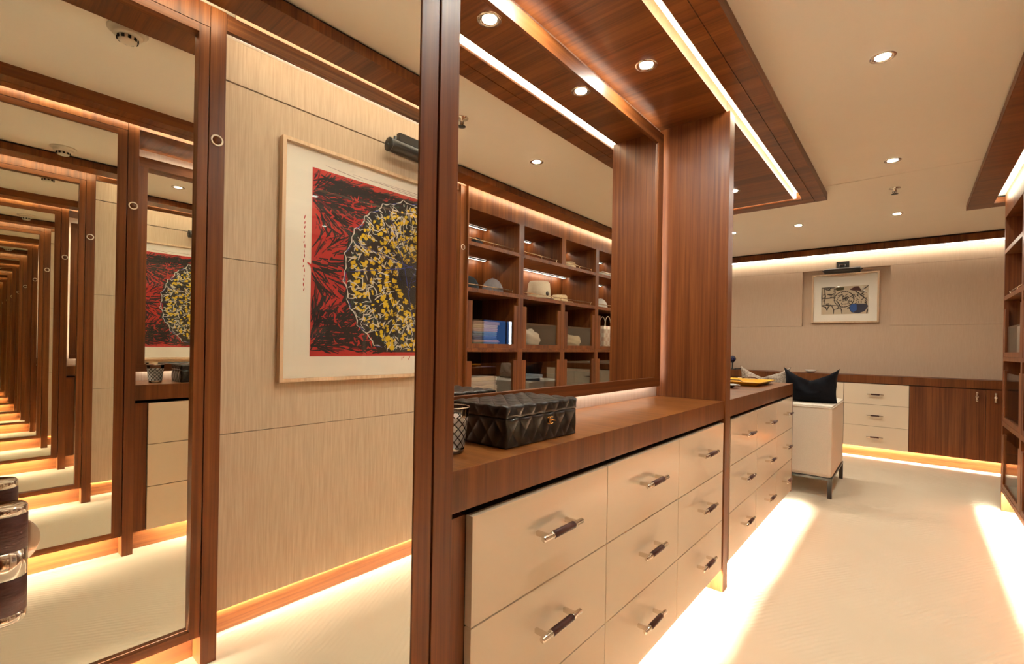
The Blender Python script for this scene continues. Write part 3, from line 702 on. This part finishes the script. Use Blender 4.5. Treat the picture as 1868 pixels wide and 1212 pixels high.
ob('led_mask_board', (-4.2, 1.172, YC+.0205, YC+.0228, .1175, .1335), WX, bf)  # added board, hides the plinth LED behind the cabinet seams
worktop('long wooden worktop along the far wall under the framed drawing', -4.2, 1.19, YC-.008, YW-.001, .8475, .9325, along='y')
# small things on it
t = thing('desk_ornament', 'dark blue ball ornament on a black stand at the left of the far worktop', 'ornament', (-1.87, 6.86, .9325))
b = NB(); lathe(b, [(0,-.045),(.02,-.040),(.038,-.022),(.045,0),(.038,.022),(.02,.040),(0,.045)], (-1.86, 6.86, 1.075), 'z', 28); obj('ball', b, BLUE, t)
b = NB(); lathe(b, [(0,.0005),(.05,.0005),(.05,.006),(.012,.012),(.008,.03),(.008,.085),(.02,.10),(0,.10)], (-1.86, 6.86, .9325), 'z', 28); obj('stand', b, BLKMET, t)
b = NB(); tube(b, [(-1.83,6.85,.943),(-1.76,6.84,.946),(-1.71,6.83,.946)], .007, 10); obj('foot_bar', b, BLKMET, t)
b = NB(); lathe(b, [(0,.001),(.03,.001),(.055,.02),(.065,.035),(.062,.036),(.05,.022),(0,.006)], (-.945, 6.86, .9325), 'z', 28)
tag(obj('white_bowl', b, plain('white_china', (.75,.72,.66), .2, coat=.4)), 'small white bowl on the far worktop behind the black cushion', 'bowl')

# ------------------------------------------------------------------ framed works
def col_mat(name, c, rough=.7): return plain(name, c, rough)
def stroke(bm, p0, p1, wd, mi, off, N, U, V, O, bend=0.0):
    # a tapered pen stroke, p in print coordinates (u,v)
    p0, p1 = Vector(p0), Vector(p1); d = p1-p0
    if d.length < 1e-5: return
    n = Vector((-d.y, d.x)).normalized(); m = (p0+p1)/2 + n*bend
    def W(p): return Vector(O)+Vector(U)*p.x+Vector(V)*p.y+Vector(N)*off
    q = [p0-n*wd*.25, p0+n*wd*.25, m+n*wd*.5, p1+n*wd*.2, p1-n*wd*.2, m-n*wd*.5]
    f = bm.faces.new([bm.verts.new(W(x)) for x in q]); f.material_index = mi
af = thing('framed_artwork', 'large framed abstract print, red ground with yellow and black lattice disc', 'artwork', (.735, 1.585, 1.02))
FY0, FY1, FZ0, FZ1 = .907, 2.263, 1.022, 2.110
FXF, FXB = XA-.034, XA-.001
for n_, b_ in (('frame_rail',(FXF,FXB,FY0,FY1,FZ0,FZ0+.016)), ('frame_rail',(FXF,FXB,FY0,FY1,FZ1-.016,FZ1)), ('frame_stile',(FXF,FXB,FY0,FY0+.016,FZ0+.016,FZ1-.016)), ('frame_stile',(FXF,FXB,FY1-.016,FY1,FZ0+.016,FZ1-.016))):
    ob(n_, b_, ASH, af, .001)
ob('mount_card', (XA-.010, XA-.002, FY0+.016, FY1-.016, FZ0+.016, FZ1-.016), MAT_, af)
ob('glazing', (FXF+.006, FXF+.009, FY0+.016, FY1-.016, FZ0+.016, FZ1-.016), ARTGL, af)
PY0, PZ0, PW, PH = 1.052, 1.136, 1.066, .880
O_ = (XA-.0102, PY0, PZ0); U_ = (0,1,0); V_ = (0,0,1); N_ = (-1,0,0)
b = NB(); rnd = random.Random(11)
RED, BLK, YL, WH, BL, GR, DR = range(7)
k = 0
def st(p0, p1, wd, mi, bend=0.0):
    global k
    k += 1; stroke(b, p0, p1, wd, mi, .0002+k*.0000009, N_, U_, V_, O_, bend)
def quad(x0, y0, x1, y1, mi):
    global k
    k += 1; f = b.faces.new([b.verts.new(Vector(O_)+Vector(U_)*x+Vector(V_)*y+Vector(N_)*(.0002+k*.0000009)) for x, y in ((x0,y0),(x1,y0),(x1,y1),(x0,y1))]); f.material_index = mi
quad(0, 0, PW, PH, RED)
# ragged red marks outside the ground
for j in range(46):
    y_ = rnd.uniform(.10,.85); st((-.034+rnd.uniform(-.004,.004), yy_ := .30+.022*j), (-.033+rnd.uniform(-.003,.003), yy_+rnd.uniform(.010,.024)), .005, RED) if j < 16 else st((rnd.uniform(.0,PW), PH+rnd.uniform(.006,.03)), (rnd.uniform(.0,PW), PH+rnd.uniform(.006,.03)), .002, DR) if j < 20 else st((x_ := rnd.uniform(.5,PW), -.002), (x_-.04*rnd.random(), -.022*rnd.random()-.004), .005, RED)
CX, CYY, RR = .60, .415, .435
def inside(p): return (Vector(p)-Vector((CX, CYY))).length
# black hatching over the red: bundles radiating from the left edge towards the disc
for j in range(3000):
    x_, y_ = rnd.uniform(.008, PW-.008), rnd.uniform(.022, PH-.022)
    if inside((x_, y_)) < RR*.96: continue
    dens = .42 + .65*(1-min(1, abs(y_-.10)/.28)) + .6*(y_ > .66)  # hatching thickened at top and bottom to paint in a dark reflection
    if rnd.random() > dens: continue
    hub = ((.02,.75), (.02,.43), (.03,.05))[min(2, int((1-y_/PH)*3))]
    a = math.atan2(y_-hub[1], x_-hub[0]+.05) + rnd.gauss(0,.22)
    ln = rnd.uniform(.03,.13)
    q0 = (max(.004, min(PW-.004, x_-math.cos(a)*ln/2)), max(.012, min(PH-.006, y_-math.sin(a)*ln/2))); q1 = (max(.004, min(PW-.004, x_+math.cos(a)*ln/2)), max(.012, min(PH-.006, y_+math.sin(a)*ln/2)))
    st(q0, q1, rnd.uniform(.004,.0115), BLK if rnd.random() < .8 else DR, rnd.uniform(-.006,.006))
for j in range(230):  # bottom band: dense hatching plus a dark reflection painted in black
    x_ = rnd.uniform(.03, PW-.15); y_ = rnd.uniform(.05,.22); st((x_,y_), (x_+rnd.uniform(.05,.12), y_+rnd.uniform(-.02,.02)), rnd.uniform(.006,.014), BLK)
for j in range(150):  # top band: dark reflection painted in as black strokes
    x_ = rnd.uniform(.04, PW-.15); st((x_,.845+rnd.uniform(-.06,.01)), (x_+rnd.uniform(.05,.13), .845+rnd.uniform(-.06,.012)), rnd.uniform(.008,.016), BLK)
for j in range(90):
    a = rnd.uniform(2.2,4.2); r_ = rnd.uniform(.40,.60); x_, y_ = CX+r_*math.cos(a), CYY+r_*math.sin(a)
    if 0 < x_ < PW-.03 and .02 < y_ < PH-.04: st((x_,y_), (x_+rnd.uniform(-.03,.03), y_+rnd.uniform(-.04,.04)), rnd.uniform(.006,.014), RED, rnd.uniform(-.01,.01))
# disc ground
def disc(r, mi, wob):
    global k
    k += 1; vs = []
    for j in range(72):
        a = 2*PI*j/72; q = r*(1+wob*math.sin(9*a+1)+wob*.7*math.sin(17*a))
        x_, y_ = CX+q*math.cos(a), CYY+q*math.sin(a)
        vs.append(b.verts.new(Vector(O_)+Vector(U_)*min(PW-.004,x_)+Vector(V_)*max(.02,min(PH-.012,y_))+Vector(N_)*(.0002+k*.0000009)))
    f = b.faces.new(vs); f.material_index = mi
disc(RR, BLK, .03)
def rp(a, r_): return (CX+r_*math.cos(a), CYY+r_*math.sin(a))
def okp(p): return .004 < p[0] < PW-.004 and .02 < p[1] < PH-.012
for j in range(260):   # green and white outer shards
    a = rnd.uniform(0,2*PI); r_ = RR*rnd.uniform(.72,1.0); p = rp(a, r_); q = (p[0]+rnd.uniform(-.03,.03), p[1]+rnd.uniform(-.03,.03))
    if okp(p) and okp(q): st(p, q, rnd.uniform(.006,.018), GR, rnd.uniform(-.01,.01))
for j in range(950):   # yellow dabs in arcs
    ring_ = rnd.choice((.30,.42,.53,.63,.73,.82,.88)); a = rnd.uniform(0,2*PI); p = rp(a, RR*ring_+rnd.uniform(-.010,.010))
    t_ = a+rnd.choice((0, PI/2))+rnd.gauss(0,.4); ln = rnd.uniform(.010,.026); q = (p[0]+math.cos(t_)*ln, p[1]+math.sin(t_)*ln)
    if okp(p) and okp(q): st(p, q, rnd.uniform(.013,.023), YL, rnd.uniform(-.006,.006))
for j in range(650):   # white strokes
    a = rnd.uniform(0,2*PI); r_ = RR*math.sqrt(rnd.uniform(.12,1)); p = rp(a, r_); t_ = a+rnd.choice((PI/2, 0, 0))+rnd.gauss(0,.35); ln = rnd.uniform(.015,.06); q = (p[0]+math.cos(t_)*ln, p[1]+math.sin(t_)*ln)
    if okp(p) and okp(q) and inside(q) < RR: st(p, q, rnd.uniform(.003,.008), WH, rnd.uniform(-.010,.010))
for j in range(60):    # ragged pale outline
    a0 = 2*PI*j/60; a1 = 2*PI*(j+1)/60; r0_, r1_ = RR*(1+.025*math.sin(j*2.3)), RR*(1+.025*math.sin((j+1)*2.3))
    p, q = rp(a0, r0_), rp(a1, r1_)
    if okp(p) and okp(q): st(p, q, .007, WH, .006); 
    if okp(p) and okp(q) and j % 3 == 0: st((p[0]+.008,p[1]), (q[0]+.008,q[1]), .006, BL)
for j in range(420):   # black web, denser to the right of the centre
    a = rnd.uniform(0,2*PI); c0 = Vector((CX+.13, CYY+.06)); r_ = rnd.uniform(0,.28); p = c0+Vector((math.cos(a), math.sin(a)))*r_
    t_ = rnd.uniform(0,PI); ln = rnd.uniform(.03,.09); q = p+Vector((math.cos(t_), math.sin(t_)))*ln
    if okp(p) and okp(q) and inside(q) < RR: st(p, q, rnd.uniform(.002,.005), BLK if rnd.random() < .78 else rnd.choice((YL,WH,BL)), rnd.uniform(-.012,.012))
for j in range(26):    # long chords
    a = rnd.uniform(0,2*PI); p = rp(a, RR*.93); q = rp(a+PI+rnd.uniform(-.9,.9), RR*rnd.uniform(.5,.93))
    if okp(p) and okp(q): st(p, q, .005, rnd.choice((BLK,BLK,BLK,BL)), rnd.uniform(-.04,.04))
artmats = [col_mat('print_red',(.52,.028,.018)), col_mat('print_black',(.022,.014,.010)), col_mat('print_yellow',(.78,.50,.01)), col_mat('print_white',(.72,.66,.55)),
           col_mat('print_blue',(.03,.05,.25)), col_mat('print_green',(.025,.055,.040)), col_mat('print_maroon',(.16,.012,.012))]
for v in b.verts: pass
obj('print', b, artmats, af, recalc=False)

def pic_light(label, c, ax, ln, r, plate):
    t = thing('picture_light', label, 'picture light', c)
    return t
pl = pic_light('grey metal picture light with drum ends above the red artwork', (.66, 1.59, 2.225), 'y', .34, .036, None)
b = NB(); cyl(b, (.655,1.59,2.225), 'y', .034, .345, 28, ch=.003); body = obj('lamp_housing', b, DCHROME, pl)
for s in (-1, 1):
    b = NB(); cyl(b, (.655,1.59+s*.175,2.225), 'y', .036, .008, 28, ch=.002); cyl(b, (.655,1.59+s*.181,2.225), 'y', .006, .006, 12); obj('end_cap', b, BLKMET, body)
ob('mounting_plate', (XA-.012, XA-.001, 1.50, 1.68, 2.235, 2.318), BLKMET, pl)
b = NB(); bx(b, .655, XA-.01, 1.50, 1.53, 2.262, 2.292); bx(b, .655, XA-.01, 1.65, 1.68, 2.262, 2.292); bx(b, .640, .668, 1.47, 1.71, 2.258, 2.300); obj('bracket', b, DCHROME, pl)

fp = thing('framed_drawing', 'small framed black line drawing with a blue patch in the recess of the far wall', 'artwork', (-.634, YW+.04, 1.556))
fx0, fx1, fz0_, fz1_ = -.973, -.294, 1.556, 2.166
yf, yb_ = YW+.012, YW+.054
for n_, q in (('frame_rail',(fx0,fx1,yf,yb_,fz0_,fz0_+.018)), ('frame_rail',(fx0,fx1,yf,yb_,fz1_-.018,fz1_)), ('frame_stile',(fx0,fx0+.018,yf,yb_,fz0_+.018,fz1_-.018)), ('frame_stile',(fx1-.018,fx1,yf,yb_,fz0_+.018,fz1_-.018))):
    ob(n_, q, ASH, fp, .001)
ob('mount_card', (fx0+.018, fx1-.018, yb_-.012, yb_-.004, fz0_+.018, fz1_-.018), MAT_, fp)
ob('glazing', (fx0+.018, fx1-.018, yf+.005, yf+.008, fz0_+.018, fz1_-.018), ARTGL, fp)
DX0, DZ0, DW, DH = -.872, 1.662, .476, .345
b = NB(); rnd = random.Random(4); kk = 0
def ds(p0, p1, wd, mi, bend=0.0):
    global kk
    kk += 1; stroke(b, p0, p1, wd, mi, .0004+kk*.000002, (0,-1,0), (1,0,0), (0,0,1), (DX0, yb_-.012, DZ0), bend)
def dpoly(pts, mi):
    global kk
    kk += 1; f = b.faces.new([b.verts.new((DX0+x, yb_-.012-.0004-kk*.000002, DZ0+z_)) for x, z_ in pts]); f.material_index = mi
dpoly([(0,0),(DW,0),(DW,DH),(0,DH)], 3)
dpoly([(.28,.08),(.33,.13),(.46,.12),(.475,.09),(.44,.03),(.38,.005),(.31,.02)], 2)
dpoly([(.29,.09),(.31,.125),(.36,.12),(.365,.05),(.33,.02),(.305,.04)], 1)
dpoly([(.145,.32),(.16,.335),(.235,.335),(.23,.30),(.16,.29)], 4); dpoly([(.29,.30),(.34,.335),(.38,.335),(.41,.28),(.33,.285)], 5)
for j in range(28):
    a = 2*PI*j/28; a1 = 2*PI*(j+1)/28; ds((.235+.10*math.cos(a), .185+.095*math.sin(a)), (.235+.10*math.cos(a1), .185+.095*math.sin(a1)), .013, 0)
for j in range(70):
    a = rnd.uniform(0,2*PI); r_ = rnd.uniform(0,.085); x_, z_ = .235+r_*math.cos(a), .185+r_*math.sin(a); ds((x_,z_), (x_+rnd.uniform(-.025,.025), z_+rnd.uniform(-.025,.025)), .009, 0, rnd.uniform(-.006,.006))
for j in range(22):
    x_, z_ = rnd.uniform(.01,.14), rnd.uniform(.10,.33); ds((x_,z_), (min(.15,x_+rnd.uniform(.02,.06)), z_+rnd.uniform(-.012,.012)), .010, 0, rnd.uniform(-.01,.01))
for p0, p1, be in (((.005,.11),(.06,.05),.02), ((.06,.05),(.10,.12),.01), ((.11,.11),(.13,.005),.01), ((.13,.06),(.19,.11),-.02), ((.17,.10),(.215,.005),.02), ((.27,.06),(.30,.085),.01), ((.01,.12),(.16,.11),.0), ((.01,.20),(.15,.21),.0), ((.03,.33),(.03,.13),.012), ((.005,.335),(.005,.10),0), ((.06,.25),(.14,.27),-.02), ((.07,.30),(.15,.33),.02), ((.42,.29),(.475,.34),.0), ((.46,.25),(.42,.32),.02), ((.35,.28),(.47,.16),.0), ((.16,.17),(.21,.08),.0), ((.0,.335),(.14,.335),0), ((.46,.0),(.47,.06),0)):
    ds(p0, p1, .014, 0, be)
for j in range(40):
    x_, z_ = rnd.uniform(.32,.46), rnd.uniform(.12,.27); ds((x_,z_), (x_+rnd.uniform(-.02,.02), z_+rnd.uniform(-.03,.03)), .010, 0, rnd.uniform(-.006,.006))
obj('drawing', b, [col_mat('ink_black',(.05,.035,.025)), col_mat('ink_blue',(.03,.10,.32)), col_mat('ink_dark_blue',(.05,.045,.07)), col_mat('drawing_paper',(.62,.50,.34)), col_mat('ink_olive',(.07,.06,.015)), col_mat('ink_maroon',(.09,.025,.018))], fp, recalc=False)
pl = pic_light('bronze picture light with a square plate above the small far drawing', (-.65, YW-.08, 2.19), 'x', .4, .02, None)
b = NB(); cyl(b, (-.648, YW-.085, 2.185), 'x', .034, .36, 24, ch=.003); hs = obj('lamp_housing', b, DCHROME, pl)
for s in (-1, 1):
    b = NB(); cyl(b, (-.648+s*.185, YW-.085, 2.19), 'x', .016, .012, 20); cyl(b, (-.648+s*.195, YW-.085, 2.19), 'x', .006, .014, 10); obj('end_cap', b, DCHROME, hs)
ob('mounting_plate', (-.715, -.585, YW-.010, YW-.0005, 2.218, 2.305), BLKMET, pl)
b = NB()
for s in (-1, 1): tube(b, [(-.648+s*.028, YW-.01, 2.25), (-.648+s*.028, YW-.05, 2.262), (-.648+s*.028, YW-.085, 2.235), (-.648+s*.028, YW-.085, 2.205)], .005)
tube(b, [(-.676, YW-.05, 2.262), (-.62, YW-.05, 2.262)], .006); obj('bracket', b, DCHROME, pl)

# ------------------------------------------------------------------ ceiling fittings
def downlight(x, y, z, label, pw=1.0, r=.034):
    t = thing('downlight', label, 'downlight', (x, y, z-.004), 'recessed downlights')
    b = NB(); lathe(b, [(r,-.001),(r*1.34,-.001),(r*1.34,-.003),(r*1.05,-.005),(r*.92,-.0035),(r*.78,-.0005)], (x,y,z), 'z', 32); obj('trim_ring', b, CHROME, t)
    b = NB(); lathe(b, [(0,-.0015),(r*.76,-.0015),(r*.76,-.0005),(0,-.0005)], (x,y,z), 'z', 28); obj('lamp', b, E_DOWN, t)
    return t
downlight(-.110, 1.13, ZC, 'ceiling downlight nearest the camera, seen only in mirrors')
downlight(-.105, 2.49, ZC, 'largest ceiling downlight over the aisle, nearest the top of the photo')
downlight(-.105, 3.875, ZC, 'middle ceiling downlight over the aisle, just before the ceiling seam')
downlight(-.110, 5.397, ZC, 'farthest ceiling downlight over the aisle, beyond the sprinkler')
downlight(-.86, 5.338, ZC, 'ceiling downlight above the white bench, left of the aisle row')
downlight(-1.454, 5.292, ZC, 'ceiling downlight half hidden by the tall wooden fin')
downlight(-2.6, 5.29, ZC, 'added ceiling downlight over the lounge, out of direct view'); downlight(-2.6, 3.7, ZC, 'added unseen ceiling downlight in the lounge near its entrance wall')  # unseen lamps, added for the light and reflections they give
downlight(-.853, 1.229, ZS, 'soffit downlight above the tumbler end of the near worktop', .6)
downlight(-.856, 1.842, ZS, 'soffit downlight above the middle of the near worktop, right of the mirror top', .6)
downlight(-1.02, 3.715, ZS, 'soffit downlight above the yellow tray', .6)
def sprinkler(x, y, label):
    t = thing('sprinkler', label, 'sprinkler', (x, y, ZC-.05), 'ceiling sprinklers')
    b = NB(); lathe(b, [(0,0),(.036,-.0005),(.036,-.003),(.012,-.005),(.010,-.022),(.006,-.024),(.006,-.034),(0,-.034)], (x,y,ZC), 'z', 24); obj('sprinkler_body', b, CHROME, t)
    for s in (-1, 1):
        b = NB(); tube(b, [(x+s*.009, y, ZC-.020), (x+s*.013, y, ZC-.032), (x+s*.004, y, ZC-.044)], .002); obj('yoke_arm', b, DCHROME, t)
    b = NB(); lathe(b, [(0,-.043),(.006,-.043),(.022,-.045),(.022,-.047),(0,-.047)], (x,y,ZC), 'z', 16); obj('deflector', b, DCHROME, t)
sprinkler(-.108, 4.54, 'nickel ceiling sprinkler beyond the ceiling seam'); sprinkler(-.15, 1.759, 'ceiling sprinkler before the seam, seen only in the wall mirror')
sd = thing('smoke_detector', 'white round smoke detector on the ceiling, seen in the mirror door', 'smoke detector', (.203, .423, ZC-.045))
x, y = .203, .423
b = NB(); lathe(b, [(0,0),(.066,0),(.066,-.005),(.058,-.009),(.050,-.010),(.050,-.020),(.044,-.026),(0,-.026)], (x,y,ZC), 'z', 40); obj('detector_base', b, WHITEP, sd)
b = NB(); lathe(b, [(.030,-.024),(.034,-.030),(.030,-.044),(.022,-.048),(0,-.049)], (x,y,ZC), 'z', 32); hd = obj('detector_head', b, WHITEP, sd)
for j in range(10):
    a = 2*PI*j/10; b = NB(); bx(b, -.005, .005, -.002, .002, -.006, .006); bmesh.ops.rotate(b, matrix=Matrix.Rotation(a+PI/2, 3, 'Z'), verts=b.verts, cent=(0,0,0))
    bmesh.ops.translate(b, vec=(x+.0335*math.cos(a), y+.0335*math.sin(a), ZC-.036), verts=b.verts); obj('vent_slot', b, BLACK, hd)
